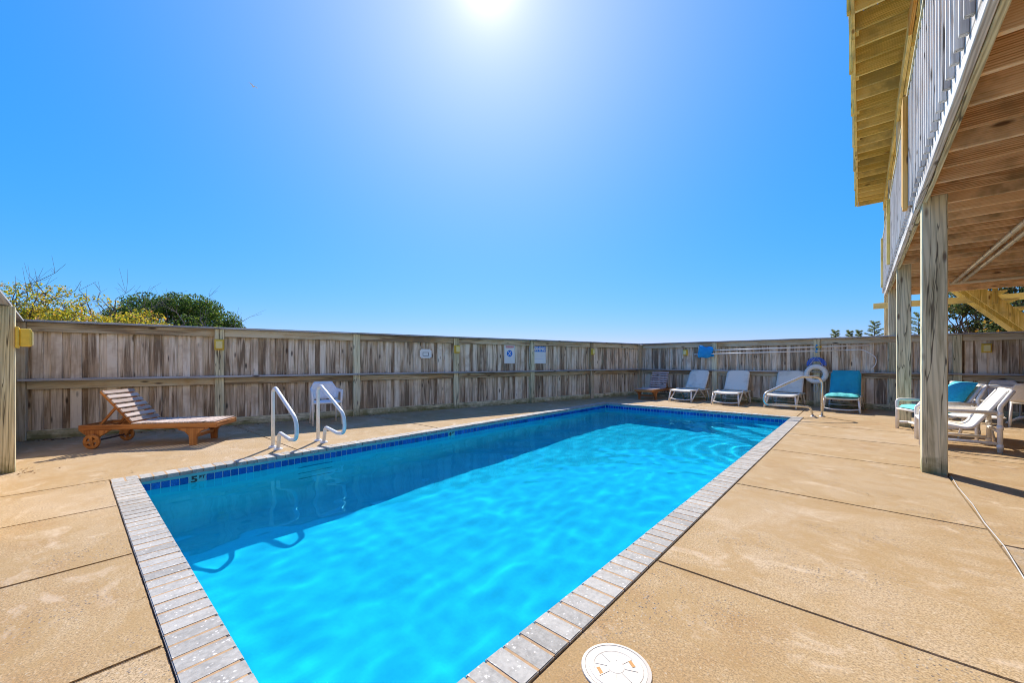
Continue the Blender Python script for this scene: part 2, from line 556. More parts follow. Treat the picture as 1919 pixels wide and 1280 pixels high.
def copy_tree(o, parent=None):
    c = o.copy()
    C.objects.link(c)
    if parent: c.parent = parent
    for ch in [x for x in bpy.data.objects if x.parent == o]:
        copy_tree(ch, c)
    return c
def text_mesh(name, s, size, mat, parent, mw, sx=1.0):
    cu = bpy.data.curves.new(name, 'FONT')
    cu.body = s
    cu.size = size
    cu.extrude = .0015
    cu.align_x = 'CENTER'; cu.align_y = 'CENTER'
    cu.offset = size * .035
    tmp = bpy.data.objects.new('tmp', cu)
    C.objects.link(tmp)
    bpy.context.view_layer.update()
    me = bpy.data.meshes.new_from_object(tmp.evaluated_get(bpy.context.evaluated_depsgraph_get()))
    bpy.data.objects.remove(tmp)
    me.materials.clear()
    return link(name, me, mat, parent, mw @ Matrix.Diagonal((sx, 1, 1, 1)))
UPRIGHT = Matrix.Rotation(R(90), 4, 'X')      # text plane facing local -Y

# ------------------------------------------------------------------ ground and deck slabs
PX0, PX1, PY0, PY1 = -5.486, -1.125, .467, 10.237        # pool inner edge
CW = .197                                                 # coping width
OX0, OX1, OY0, OY1 = PX0 - CW, PX1 + CW, PY0 - CW, PY1 + CW
def ring_sheet(name, x0, x1, y0, y1, hx0, hx1, hy0, hy1, z, mat):
    bm = bmesh.new()
    for (a, b, c, d) in ((x0, hx0, y0, y1), (hx1, x1, y0, y1), (hx0, hx1, y0, hy0), (hx0, hx1, hy1, y1)):
        bm.faces.new([bm.verts.new(p) for p in ((a, c, z), (b, c, z), (b, d, z), (a, d, z))])
    bmesh.ops.remove_doubles(bm, verts=bm.verts[:], dist=1e-5)
    return link(name, bm_mesh(bm, name), mat)
tag(ring_sheet('ground', -900, 900, -900, 900, OX0 - .02, OX1 + .02, OY0 - .02, OY1 + .02, -.10, 'ground'), kind='structure')
deck = tag(ring_sheet('pool_deck', -9.9, 6.2, -2.6, 13.9, OX0 + .005, OX1 - .005, OY0 + .005, OY1 - .005, -.022, 'dirt'), kind='structure')
def slab(x0, x1, y0, y1, mat='concrete'):
    g = .0042
    w, d = x1 - x0 - 2 * g, y1 - y0 - 2 * g
    bm = bmesh.new()
    bmesh.ops.create_cube(bm, size=1)
    for v in bm.verts:
        # world-placed vertices so that the concrete pattern runs on across joints
        v.co = ((x0 + x1) / 2 + v.co.x * w, (y0 + y1) / 2 + v.co.y * d, -.045 + v.co.z * .09 + 0)
    for v in bm.verts:
        if v.co.z > -.02: v.co.z += rnd.uniform(-.0012, .0012)
    bmesh.ops.bevel(bm, geom=[e for e in bm.edges if min(e.verts[0].co.z, e.verts[1].co.z) > -.02], offset=.007, segments=2, affect='EDGES')
    return link('slab', bm_mesh(bm, 'slab'), mat, deck)
ys = [-2.5, -.46, 2.35, 4.35, 6.35, 7.95, 9.3, OY1]
for a, b in zip(ys, ys[1:]): slab(OX1, .68, a, b)
ys = [-2.5, 1.6, 4.05, 7.4, 10.7, 13.8]
for a, b in zip(ys, ys[1:]): slab(.68, 3.4, a, b, 'concrete_agg' if b < 7 else 'concrete')
for a, b in zip(ys, ys[1:]): slab(3.4, 6.1, a, b, 'concrete_agg')
xs = [OX0, -4.62, -3.4, -2.2, OX1]
for a, b in zip(xs, xs[1:]): slab(a, b, -.46, OY0)
for a, b in zip(xs, xs[1:]): slab(a, b, -2.5, -.46)
ys = [-2.5, 2.05, 4.4, 6.8, 9.2, OY1, 13.8]
for a, b in zip(ys, ys[1:]):
    slab(-9.8, OX0, a, b)
xs = [OX0, -3.3, OX1 - .12, .68]
for a, b in zip(xs, xs[1:]): slab(a, b, OY1, 13.8)

# ------------------------------------------------------------------ pool
pool = thing('swimming_pool', 'long rectangular swimming pool with grey coping and blue tile band', 'pool', (0, 0, 0))
WZ, FZ = -.135, -1.45
def sheet(name, verts, mat, parent):
    bm = bmesh.new()
    bm.faces.new([bm.verts.new(v) for v in verts])
    return link(name, bm_mesh(bm, name), mat, parent)
e = .012                                                   # coping nosing overhang
wx0, wx1, wy0, wy1 = PX0 - e, PX1 + e, PY0 - e, PY1 + e
sheet('floor', [(wx0, wy0, FZ), (wx1, wy0, FZ), (wx1, wy1, FZ), (wx0, wy1, FZ)], 'plaster', pool)
for (a, b) in (((wx0, wy0), (wx0, wy1)), ((wx0, wy1), (wx1, wy1)), ((wx1, wy1), (wx1, wy0)), ((wx1, wy0), (wx0, wy0))):
    sheet('wall', [(*a, FZ), (*b, FZ), (*b, -.03), (*a, -.03)], 'plaster', pool)
# cove between wall and floor
for (a, b, nx, ny) in (((wx0, wy0), (wx0, wy1), 1, 0), ((wx0, wy1), (wx1, wy1), 0, -1)):
    def cove(u, v, a=a, b=b, nx=nx, ny=ny):
        th = v * math.pi / 2
        o = .22 * (1 - math.cos(th)) + .002
        hgt = .22 * (1 - math.sin(th)) + .002
        return (a[0] + (b[0] - a[0]) * u + nx * o, a[1] + (b[1] - a[1]) * u + ny * o, FZ + hgt)
    grid_surf('cove', cove, 1, 6, 'plaster', pool)
# corner steps
cxs, cys = wx1, wy1
for leg, z in ((2.1, -1.0), (1.5, -.70), (.9, -.40)):
    prism('step', [(cxs, cys), (cxs - leg, cys), (cxs, cys - leg)], FZ - .01, z, 'plaster', pool)
# wall treads below the ladder rails
for z in (-.36, -.62, -.88):
    block('ladder_tread', (wx0 - .01, 1.98, z - .008), (wx0 + .03, 2.42, z + .008), 'aqua', pool)
# tiles
TS = .0767
tz0, tz1 = -.138, -.066
def tile_mesh():
    bm = bmesh.new()
    bmesh.ops.create_cube(bm, size=1)
    for v in bm.verts: v.co = (v.co.x * .007, v.co.y * (TS - .007), v.co.z * (tz1 - tz0))
    bmesh.ops.bevel(bm, geom=bm.edges[:], offset=.0015, segments=1, affect='EDGES')
    me = bm_mesh(bm, 'tile'); me.materials.append(M['tile'])
    return me
TM = tile_mesh()
nY = int((wy1 - wy0) / TS); nX = int((wx1 - wx0) / TS)
marks = {}
for i in range(nY):
    y = wy0 + (i + .5) * TS + .5 * ((wy1 - wy0) - nY * TS)
    if i in (5, 6): marks.setdefault('5', []).append(y); continue
    if i in (52, 53): marks.setdefault('4', []).append(y); continue
    link('tile', TM, None, pool, Matrix.Translation((wx0 + .0035, y, (tz0 + tz1) / 2)))
for k, yy in marks.items():
    y = sum(yy) / len(yy)
    block('marker_tile', (wx0, y - TS + .003, tz0), (wx0 + .007, y + TS - .003, tz1), 'aqua', pool, .0015)
    fm = Matrix.Rotation(R(90), 4, 'Z') @ UPRIGHT
    text_mesh('depth_number', k, .092, 'black', pool, Matrix.Translation((wx0 + .0075, y - .03, (tz0 + tz1) / 2)) @ fm, 1.35)
    text_mesh('depth_unit', 'FT', .046, 'black', pool, Matrix.Translation((wx0 + .0075, y + .04, tz1 - .022)) @ fm, 1.1)
for i in range(nX):
    x = wx0 + (i + .5) * TS + .5 * ((wx1 - wx0) - nX * TS)
    link('tile', TM, None, pool, Matrix.Translation((x, wy1 - .0035, (tz0 + tz1) / 2)) @ Matrix.Rotation(R(-90), 4, 'Z'))
bm = bmesh.new()
def add_box(bm, lo, hi):
    r = bmesh.ops.create_cube(bm, size=1)
    for v in r['verts']:
        v.co = [(lo[k] + hi[k]) / 2 + v.co[k] * (hi[k] - lo[k]) for k in range(3)]
for i in range(nY):
    y = wy0 + (i + .5) * TS
    add_box(bm, (wx1 - .007, y - TS / 2 + .0035, tz0), (wx1, y + TS / 2 - .0035, tz1))
for i in range(nX):
    x = wx0 + (i + .5) * TS
    add_box(bm, (x - TS / 2 + .0035, wy0, tz0), (x + TS / 2 - .0035, wy0 + .007, tz1))
tag(link('tile_band', bm_mesh(bm, 'tile_band'), 'tile', pool), kind='stuff')
# strip under the coping; cyan light bounced off the water put into its colour
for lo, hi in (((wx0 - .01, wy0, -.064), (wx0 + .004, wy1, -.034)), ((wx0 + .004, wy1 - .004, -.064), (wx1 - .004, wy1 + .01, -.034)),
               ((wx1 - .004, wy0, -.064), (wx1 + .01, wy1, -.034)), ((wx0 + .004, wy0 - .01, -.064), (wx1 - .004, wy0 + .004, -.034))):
    block('water_bounce_strip', lo, hi, 'aqua', pool, .001)
# mortar bed and coping bricks
bm = bmesh.new()
for lo, hi in (((OX0 + .004, OY0 + .004, -.05), (PX0 - .015, OY1 - .004, .0046)), ((PX1 + .015, OY0 + .004, -.05), (OX1 - .004, OY1 - .004, .0046)),
               ((PX0 - .014, OY0 + .004, -.05), (PX1 + .014, PY0 - .015, .0046)), ((PX0 - .014, PY1 + .015, -.05), (PX1 + .014, OY1 - .004, .0046))):
    add_box(bm, lo, hi)
link('mortar_bed', bm_mesh(bm, 'mortar_bed'), 'grout', pool)
BW = .1035
def brick_mesh(w, l):
    bm = bmesh.new()
    bmesh.ops.create_cube(bm, size=1)
    for v in bm.verts: v.co = (v.co.x * l, v.co.y * w, v.co.z * .04)
    bmesh.ops.bevel(bm, geom=[ed for ed in bm.edges if all(v.co.z > 0 for v in ed.verts)], offset=.0035, segments=2, affect='EDGES')
    me = bm_mesh(bm, 'brick'); me.materials.append(M['coping'])
    return me
BM1 = brick_mesh(BW - .008, CW)
def brick(x, y, rz):
    mw = Matrix.Translation((x, y, -.014 + rnd.uniform(-.0012, .0012))) @ Matrix.Rotation(rz + rnd.uniform(-.006, .006), 4, 'Z') @ Matrix.Rotation(rnd.uniform(-.006, .006), 4, 'X')
    link('brick', BM1, None, pool, mw)
n = round((OY1 - OY0) / BW); st = (OY1 - OY0) / n
for i in range(n):
    y = OY0 + (i + .5) * st
    brick((OX1 + PX1) / 2, y, math.pi)
    brick((OX0 + PX0) / 2, y, 0)
n = round((PX1 - PX0) / BW); st = (PX1 - PX0) / n
for i in range(n):
    x = PX0 + (i + .5) * st
    brick(x, (OY0 + PY0) / 2, R(90))
    brick(x, (OY1 + PY1) / 2, R(-90))
# water: one gently rippled refracting surface
def ripple(x, y):
    v = .010 * noise.noise((x * 1.1, y * 1.1, 0)) + .0033 * noise.noise((x * 3.1, y * 3.1, 4)) + .0011 * noise.noise((x * 7.3, y * 5.1, 7))
    d = math.hypot(x + 1.75, y - 8.7)            # rings spreading from the return jet by the steps
    return v + .0045 * math.sin(21 * d + 2 * noise.noise((x * 1.5, y * 1.5, 9))) * math.exp(-d / 1.1)
def water_fn(u, v):
    x, y = wx0 + (wx1 - wx0) * u, wy0 + (wy1 - wy0) * v
    return (x, y, WZ + ripple(x, y))
water = grid_surf('water', water_fn, 150, 330, 'water')
if water.data.polygons[0].normal.z < 0: water.data.flip_normals()
tag(water, kind='structure')
# sunlight focused through the ripples on to the pool shell
water.cycles.is_caustics_caster = True
sd.cycles.is_caustics_light = True
for o in bpy.data.objects:
    if o.parent == pool and o.name.split('.')[0] in ('floor', 'wall', 'step', 'cove', 'ladder_tread'):
        o.cycles.is_caustics_receiver = True

# ------------------------------------------------------------------ fences
def fence(name, label, A, B, posts, sy=.004, po=0.0, wide=.118, narrow=.082, seed=1, first=True, shelf_in=0.0):
    r = random.Random(seed)
    A, B = Vector((*A, 0)), Vector((*B, 0))
    L = (B - A).length
    rz = math.atan2((B - A).y, (B - A).x)
    f = thing(name, label, 'fence', A, rz)
    for s in posts:
        plank('post', (s, .07 - po, -.12), (s, .07 - po, 1.797), .14, .14, 'rail' if r.random() < .25 else 'post', f, bev=.006)
    ends = sorted(posts)
    if ends[-1] < L - .3: ends = ends + [L + .07]
    if ends[0] > .3: ends = [-.07] + ends
    for a, b in zip(ends, ends[1:]):
        a1, b1 = a + .0715, b - .0715
        if b1 - a1 < .1: continue
        plank('top_rail', (a1, .052, 1.728), (b1, .052, 1.728), .14, .038, 'rail', f, (0, 0, 1))
        plank('middle_rail', (a1, .052, .835), (b1, .052, .835), .125, .038, 'rail', f, (0, 0, 1))
        plank('kick_board', (a1, .052, .065), (b1, .052, .065), .15, .036, 'rail' if r.random() < .3 else 'post', f, (0, 0, 1))
        plank('shelf_board', (a + .002, sy, .918 + r.uniform(-.003, .003)), (b - .002, sy, .918 + r.uniform(-.003, .003)), .135, .034, 'shelf', f, (0, 1, 0))
        plank('cap_board', (a + .002, .06, 1.815 + r.uniform(-.002, .002)), (b - .002, .06, 1.815 + r.uniform(-.002, .002)), .24, .03, 'shelf', f, (0, 1, 0))
    x = -.10
    k = 0
    while x < L + .14:
        if k % 2 == 0:
            w = wide * r.uniform(.9, 1.12)
            plank('board', (x + w / 2, .0845, .0 + r.uniform(0, .02)), (x + w / 2 + r.uniform(-.004, .004), .0845, 1.795), w - .004, .022, 'fence', f, bev=.003)
            x += w
        else:
            w = narrow * r.uniform(.75, 1.2)
            plank('board', (x + w / 2, .109, .0 + r.uniform(0, .02)), (x + w / 2, .109, 1.795), w + .05, .02, 'fence', f, bev=.003)
            x += w
        k += 1
    return f
P0, P6 = Vector((-9.45, -.51)), Vector((-5.91, 13.57))
LF = (P6 - P0).length
lf = fence('timber_fence', 'long weathered timber fence with shelf along the left side of the pool', P0, P6, [i * LF / 6 for i in range(7)], seed=3)
Q1 = Vector((6.2, 12.97))
FD = (Q1 - P6).normalized()
ff = fence('timber_fence', 'weathered timber fence across the far end behind the white loungers', P6 + FD * .075, Q1, [2.46 - .075, 5.02 - .075, 7.45, 9.9, 12.0], wide=.135, narrow=.09, seed=5)
rf = fence('timber_fence', 'short timber fence return at the left edge by the near corner', (-4.3, -.44), (-9.6, -.52), [.05, 2.6], sy=.085, po=.088, seed=8)
def on_left(s, z, out=0.0):          # a point on the left fence, out = distance in front
    return Matrix.Translation((s, -out, z))
def fence_point(A, B, s, out, z):
    A, B = Vector((*A, 0)), Vector((*B, 0))
    d = (B - A).normalized()
    nrm = Vector((-d.y, d.x, 0))
    p = A + d * s - nrm * out
    return Vector((p.x, p.y, z)), math.atan2(d.y, d.x)

def light_box(label, A, B, s, out, z, grp='yellow fence lights'):
    p, rz = fence_point(A, B, s, out, z)
    t = thing('fence_light', label, 'light', p, rz, grp)
    block('back_plate', (-.075, -.016, -.10), (.075, -.0005, .10), 'yellow', t, .004)
    block('housing', (-.062, -.07, -.085), (.062, -.0165, .085), 'yellow', t, .008)
    block('lens', (-.048, -.076, -.07), (.048, -.0705, .06), 'yellow_lens', t, .002)
    return t
st = LF / 6
light_box('yellow light box on the fence post behind the wooden lounger', P0, P6, st, .0, 1.51)
light_box('yellow light box on the post between the blank notice and the red-topped sign', P0, P6, 3 * st, .0, 1.51)
light_box('yellow light box on the post right of the warning sign', P0, P6, 5 * st, .0, 1.51)
light_box('yellow light box on the boards above the far wooden lounger', P6, Q1, 1.55, -.07, 1.49)
light_box('yellow light box on the far fence under the timber deck', P6, Q1, 7.95, -.07, 1.49)
t = light_box('large yellow light box on the nearest post at the left edge', (-4.3, -.44), (-9.6, -.52), 2.57, .089, 1.46)
t.scale = (1.15, 1.6, 1.15)

def sign(name, label, s0, s1, z0, z1, out):
    p, rz = fence_point(P0, P6, (s0 + s1) / 2, out, (z0 + z1) / 2)
    t = thing(name, label, 'sign', p, rz)
    w, h = (s1 - s0) / 2, (z1 - z0) / 2
    block('panel', (-w, -.006, -h), (w, -.001, h), 'sign', t, .001)
    return t, w, h
# blank notice with an outlined rectangle
t, w, h = sign('notice', 'small blank white notice with a dark outlined rectangle and rusty corners', 6.305, 6.605, 1.28, 1.50, -.07)
for lo, hi in (((-.075, .022), (.075, .034)), ((-.075, -.058), (.075, -.046)), ((-.075, -.046), (-.064, .022)), ((.064, -.046), (.075, .022))):
    block('printed_line', (lo[0], -.0075, lo[1]), (hi[0], -.0062, hi[1]), 'black', t, 0)
for sx in (-1, 1):
    for sz in (-1, 1):
        block('corner_screw', (sx * (w - .012) - .014, -.010, sz * (h - .012) - .012), (sx * (w - .012) + .014, -.0062, sz * (h - .012) + .012), 'rust', t, .002)
# no-diving sign
t, w, h = sign('pool_sign', 'tall white sign with red heading and blue no-diving circle', 8.745, 9.095, 1.14, 1.66, -.07)
for k, zz in enumerate((.215, .17)):
    x = -.135
    while x < .13:
        q = rnd.uniform(.012, .03)
        block('red_print', (x, -.0075, zz - (.018 if k == 0 else .006)), (min(x + q, .14), -.0062, zz + (.016 if k == 0 else .004)), 'sign_red', t, 0)
        x += q + .004
lathe('blue_disc', [(0, .0), (.094, .0), (.094, .0013), (0, .0013)], 'sign_blue', t, 36).matrix_local = Matrix.Translation((0, -.0062, .02)) @ UPRIGHT
for a in (R(52), R(-50)):
    c, s_ = math.cos(a) * .075, math.sin(a) * .075
    plank('white_bar', (-c, -.0085, .02 - s_), (c, -.0085, .02 + s_), .0014, .016, 'sign', t, (0, 1, 0), 0)
# WARNING sign
t, w, h = sign('warning_sign', 'wide white sign headed WARNING on a blue band', 9.60, 10.215, 1.135, 1.645, -.07)
block('blue_band', (-w + .006, -.0075, h - .165), (w - .006, -.0062, h - .006), 'sign_blue', t, 0)
text_mesh('lettering', 'WARNING', .148, 'sign', t, Matrix.Translation((0, -.0085, h - .086)) @ UPRIGHT, .80)
block('printed_line', (-w + .02, -.0075, -.13), (w - .09, -.0062, -.126), 'sign_blue', t, 0)

# ------------------------------------------------------------------ elevated deck
dk = thing('elevated_deck', 'two-storey weathered timber deck on tall posts right of the pool', 'deck', (0, 0, 0))
for y in (2.11, 6.22, 10.27, 13.38):
    block('post', (.49, y - .095, -.1), (.68, y + .095, 5.645), 'post', dk, .008)
block('post', (.49, 15.6, -.1), (.63, 15.74, 5.645), 'post', dk, .006)
for y in (2.1, 6.22, 10.27, 13.4):
    block('post', (4.6, y - .095, -.1), (4.79, y + .095, 5.645), 'post', dk, .008)
YA, YB = -2.2, 14.42
cuts = [YA, 2.15, 6.30, 10.36, YB]
for a, b in zip(cuts, cuts[1:]):
    block('fascia_board', (.446, a + .002, 2.905), (.4885, b - .002, 3.195), 'deck_old', dk, .004)
    # inner rim board, between posts
    block('rim_board', (.494, a + (.06 if a > YA else 0), 2.912), (.534, b - .17 if b < YB else b, 3.19), 'post', dk, .004)
y = YA + .02
while y < YB - .35:
    if not any(abs(y - q) < .13 for q in (2.11, 6.22, 10.27, 13.38)):
        block('joist', (.536, y - .019, 2.95), (5.2, y + .019, 3.185), 'joist', dk, .003)
    y += .392
block('cross_beam', (.70, 14.20, 2.90), (5.2, 14.28, 3.19), 'joist', dk, .004)
for k in range(33):
    x = .45 + k * .145
    block('deck_board', (x, YA, 3.197), (x + .139, YB, 3.225), 'deck_old' if k < 1 else 'joist', dk, .003)
# railing
y = YA + .05
k = 0
while y < YB:
    block('baluster', (.406, y - .019, 3.02 + rnd.uniform(-.006, .006)), (.4445, y + .019, 4.30), 'deck_old', dk, .003)
    y += .1515
block('hand_rail', (.395, YA, 4.302), (.535, YB, 4.34), 'post', dk, .005)
block('rail_board', (.446, YA, 4.205), (.484, YB, 4.30), 'post', dk, .004)
block('lower_rail_board', (.446, YA, 3.32), (.484, YB, 3.41), 'deck_old', dk, .004)
for y in (6.53, 6.66, 10.42, 13.6):
    block('repair_post', (.362, y - .045, 3.06 if y > 6.6 else 2.98), (.4045, y + .045, 4.30), 'orange_wood' if y < 7 else 'new_wood', dk, .004)
# upper storey
UB = 15.9
cuts = [YA, 3.4, 7.6, 11.6, UB]
for i, (a, b) in enumerate(zip(cuts, cuts[1:])):
    block('upper_beam', (.475, a + .002, 5.647), (.518, b - .002, 5.895), 'orange_wood' if i == 1 else 'new_wood', dk, .004)
    block('upper_beam', (.524, a + .3, 5.649), (.566, b + .2 if b < UB else b, 5.894), 'new_wood', dk, .004)
y = YA + .02
k = 0
while y < UB - .1:
    block('upper_joist', (-.066, y - .019, 5.898), (3.2, y + .019, 6.133), 'new_wood', dk, .003)
    if k % 3 == 0:
        block('blocking', (-.066, y + .0195, 5.93), (-.028, y + .19, 6.12), 'new_wood', dk, .003)
    y += .40
    k += 1
block('upper_end_joist', (-.066, UB - .045, 5.899), (3.2, UB - .004, 6.134), 'new_wood', dk, .003)
for i, (a, b) in enumerate(zip(cuts, cuts[1:])):
    block('upper_rim_board', (-.108, a + .0015, 5.896), (-.068, b - .0015, 6.135), 'new_wood', dk, .004)
for k in range(23):
    x = -.12 + k * .1455
    block('upper_deck_board', (x, YA, 6.138), (x + .1385, UB + .02, 6.165), 'new_wood', dk, .003)
y = 4.05
while y < UB:
    block('upper_rail_post', (-.150, y - .045, 5.885), (-.1095, y + .045, 7.2), 'new_wood', dk, .004)
    y += 1.46
block('upper_hand_rail', (-.17, YA, 7.202), (-.04, UB, 7.24), 'new_wood', dk, .004)
block('landing_beam', (.25, 15.1, 2.68), (3.0, 15.14, 2.84), 'new_wood', dk, .004)
# unseen wall of the deck's house, added to bounce sunlight; siding and windows invented
for k in range(46):
    z = .05 + k * .235
    plank('unseen_siding_board', (5.30, -9, z + .118), (5.30, 15.6, z + .118), .24, .03, 'siding', dk, (.10, 0, 1), .003)
for zf in (3.3, 6.4, 9.0):
    for y in (-6, -1.5, 3.0, 7.5, 12.0):
        block('unseen_window_frame', (5.22, y - .6, zf + .7), (5.28, y + .6, zf + 2.0), 'white', dk, .01)
        block('unseen_window_pane', (5.20, y - .52, zf + .78), (5.2195, y + .52, zf + 1.92), 'glass', dk, .002)
# pipes under the deck
t = thing('drain_pipe', 'pair of cream pipes running along under the timber deck', 'pipe', (0, 0, 0))
for dx in (0, .12):
    pt = tube('pipe', [(1.50 + dx, -1, 2.915), (1.50 + dx, 12.8, 2.915)], .032, 'pvc', t, 12)
    for k in range(24):
        lathe('clamp', [(.034, -.008), (.0365, -.008), (.0365, .008), (.034, .008)], 'steel', t, 12).matrix_local = Matrix.Translation((1.50 + dx, .3 + k * .53, 2.915)) @ Matrix.Rotation(R(90), 4, 'X')
t = thing('drain_pipe', 'single cream pipe crossing under the far deck beam', 'pipe', (0, 0, 0))
tube('pipe', [(1.45, 12.87, 2.917), (4.9, 12.87, 2.917)], .034, 'pvc', t, 12)
# stairs behind the far fence
sc = thing('timber_staircase', 'pale timber staircase descending behind the far fence under the deck', 'staircase', (0, 0, 0))
for y in (14.5, 15.05, 15.6):
    prism('stringer', [(1.25, 3.66), (1.25, 4.04), (4.72, .09), (4.72, -.1), (4.55, -.1)], y, y + .045, 'new_wood', sc, 'y')
for k in range(17):
    z = 3.86 - k * .2
    x = 1.25 + (4.04 - z) / 1.138
    block('tread', (x - .02, 14.42, z - .04), (x + .24, 15.72, z), 'new_wood', sc, .004)
for k in range(5):
    x = 1.6 + k * .7
    z = 4.04 - 1.138 * (x - 1.25)
    block('stair_post', (x, 14.40, z - .3), (x + .09, 14.44, z + 1.0), 'new_wood', sc, .004)

# ------------------------------------------------------------------ pool rails
def ladder_rail(label, y):
    t = thing('ladder_rail', label, 'handrail', (0, y, 0), 0, 'pool ladder rails')
    pts = [(-6.15, 0, 0), (-6.15, 0, .80), (-6.04, 0, .83), (-5.30, 0, .47), (-5.28, 0, .22), (-5.50, 0, .19), (-5.90, 0, .235), (-5.945, 0, 0)]
    pts = fillet(pts, [0, .12, .06, .2, .12, .1, .07, 0], 8)
    tube('rail', pts, .0245, 'rail_paint', t, 14)
    for x in (-6.15, -5.945):
        lathe('escutcheon', [(.026, .022), (.045, .018), (.058, .004), (.058, .0)], 'rail_paint', t, 24, (x, 0, .0005))
ladder_rail('left white pool ladder rail, nearer the wooden lounger', 1.89)
ladder_rail('right white pool ladder rail, in front of the white armchair', 2.50)
t = thing('step_handrail', 'figure-shaped steel handrail by the corner pool steps', 'handrail', (-.64, 10.85, 0), R(225))
pts = fillet([(0, 0, 0), (0, 0, .865), (.47, 0, .865), (1.32, 0, .50), (1.30, 0, .27), (.98, 0, .27), (.27, 0, .21), (.20, 0, 0)], [0, .18, .14, .17, .13, .1, .11, 0], 8)
tube('rail', pts, .0245, 'steel', t, 14)
for x in (0, .20):
    lathe('escutcheon', [(.026, .022), (.045, .018), (.058, .004), (.058, .0)], 'steel', t, 24, (x, 0, .0005))

# skimmer lid
t = thing('skimmer_lid', 'round cream skimmer lid set in the concrete by the pool', 'lid', (-.715, 1.415, 0), R(25))
lathe('ring', [(.118, .0045), (.121, .007), (.132, .006), (.134, .0012)], 'lid', t, 48)
lathe('plate', [(0, .0072), (.030, .0072), (.032, .0062), (.083, .0062), (.086, .0075), (.102, .0075), (.104, .006), (.1175, .006), (.1175, .001)], 'lid', t, 48)
for k in range(8):
    a = k * math.pi / 4
    plank('rib', (.034 * math.cos(a), .034 * math.sin(a), .0068), (.082 * math.cos(a), .082 * math.sin(a), .0068), .004, .0016, 'lid', t, (-math.sin(a), math.cos(a), 0), 0)
for a in (R(30), R(210)):
    c = Vector((.068 * math.cos(a), .068 * math.sin(a), .0066))
    tn = Vector((-math.sin(a), math.cos(a), 0))
    plank('finger_hole', c - tn * .017, c + tn * .017, .013, .0016, 'rust', t, (math.cos(a), math.sin(a), 0), 0)

# white cord in the slab joint
tube('joint_cord', [(.70, 6.10, .004), (.685, 5.6, .005), (.695, 5.0, .004), (.68, 4.5, .006), (.69, 4.0, .005), (.665, 3.4, .005), (.66, 2.3, .004)], .0035, 'caulk', None, 6)
tag(bpy.data.objects['joint_cord'], 'thin white cord lying along the joint from the deck post', 'cord')

# ------------------------------------------------------------------ wooden loungers
def wheel(parent, x, y, z, r=.1):
    w = thing('wheel', None, None, (x, y, z)); w.parent = parent
    o = lathe('rim', [(.062, -.014), (r - .004, -.014), (r, -.01), (r, .01), (r - .004, .014), (.062, .014), (.062, -.014)], 'teak', w, 28)
    o.matrix_local = UPRIGHT
    o = lathe('hub', [(0, -.018), (.026, -.018), (.026, .018), (0, .018)], 'teak', w, 20)
    o.matrix_local = UPRIGHT
    for k in range(4):
        a = k * math.pi / 2 + .2
        plank('spoke', (.022 * math.cos(a), 0, .022 * math.sin(a)), (.066 * math.cos(a), 0, .066 * math.sin(a)), .024, .042, 'teak', w, (0, 1, 0), .003)
def teak_lounger(label, loc, rz, mats, bt):
    fm, sm = mats
    t = thing('wooden_lounger', label, 'lounger', loc, rz, 'wooden slatted loungers')
    L, W = 1.70, .56
    for sy in (-1, 1):
        plank('side_rail', (-.85, sy * (W / 2 - .018), .285), (.85, sy * (W / 2 - .018), .285), .072, .034, fm, t, (0, 0, 1), .005)
    for x in (.835, -.835):
        plank('end_rail', (x, -W / 2 + .0355, .286), (x, W / 2 - .0355, .286), .07, .028, fm, t, (0, 0, 1))
    xh = -.23
    x = xh + .03
    while x < .83:
        plank('seat_slat', (x, -W / 2 + .004, .331), (x, W / 2 - .004, .331), .052, .018, sm, t, (1, 0, 0), .003)
        x += .066
    a = R(bt)
    d = Vector((-math.cos(a), 0, math.sin(a)))
    nrm = Vector((math.sin(a), 0, math.cos(a)))
    h = Vector((xh, 0, .325))
    for sy in (-1, 1):
        o = Vector((0, sy * (W / 2 - .055), 0))
        plank('back_stile', h + o, h + o + d * .60, .05, .026, fm, t, nrm, .004)
        p = h + o * .8 + d * .33 - nrm * .03
        plank('back_prop', p, Vector((p.x - .22, p.y, .27)), .03, .024, fm, t, (1, 0, 0), .003)
    plank('prop_bar', (h.x + d.x * .33 - nrm.x * .03 - .21, -W / 2 + .08, .283), (h.x + d.x * .33 - nrm.x * .03 - .21, W / 2 - .08, .283), .026, .026, fm, t, (1, 0, 0), .003)
    for k in range(7):
        c = h + d * (.045 + k * .084) + nrm * .034
        plank('back_slat', c + Vector((0, -W / 2 + .004, 0)), c + Vector((0, W / 2 - .004, 0)), .056, .018, sm, t, d, .003)
    for sy in (-1, 1):
        y0 = sy * (W / 2 - .018)
        prism('leg', [(.50, .0), (.585, .0), (.592, .14), (.64, .20), (.72, .225), (.74, .248), (.345, .248), (.365, .225), (.44, .20), (.492, .14)], y0 - .02, y0 + .02, fm, t, 'y', .003)
        prism('wheel_bracket', [(-.70, .08), (-.64, .08), (-.60, .16), (-.52, .21), (-.47, .248), (-.87 + .03, .248), (-.80, .21), (-.73, .16)], y0 - .016, y0 + .016, fm, t, 'y', .003)
        wheel(t, -.67, sy * (W / 2 + .024), .1)
    plank('leg_stretcher', (.542, -W / 2 + .04, .125), (.542, W / 2 - .04, .125), .05, .022, fm, t, (0, 0, 1))
    tube('axle', [(-.67, -W / 2 - .012, .1), (-.67, W / 2 + .012, .1)], .012, 'rubber', t, 10)
    return t
teak_lounger('orange-brown wooden lounger with wheels and raised slatted back by the left fence', (-7.69, .915, 0), R(51.5), ('teak', 'teak_pale'), 50)
teak_lounger('small wooden lounger in the far fence corner, left of the white loungers', (-5.02, 12.62, 0), R(-92), ('teak', 'teak_grey'), 62)

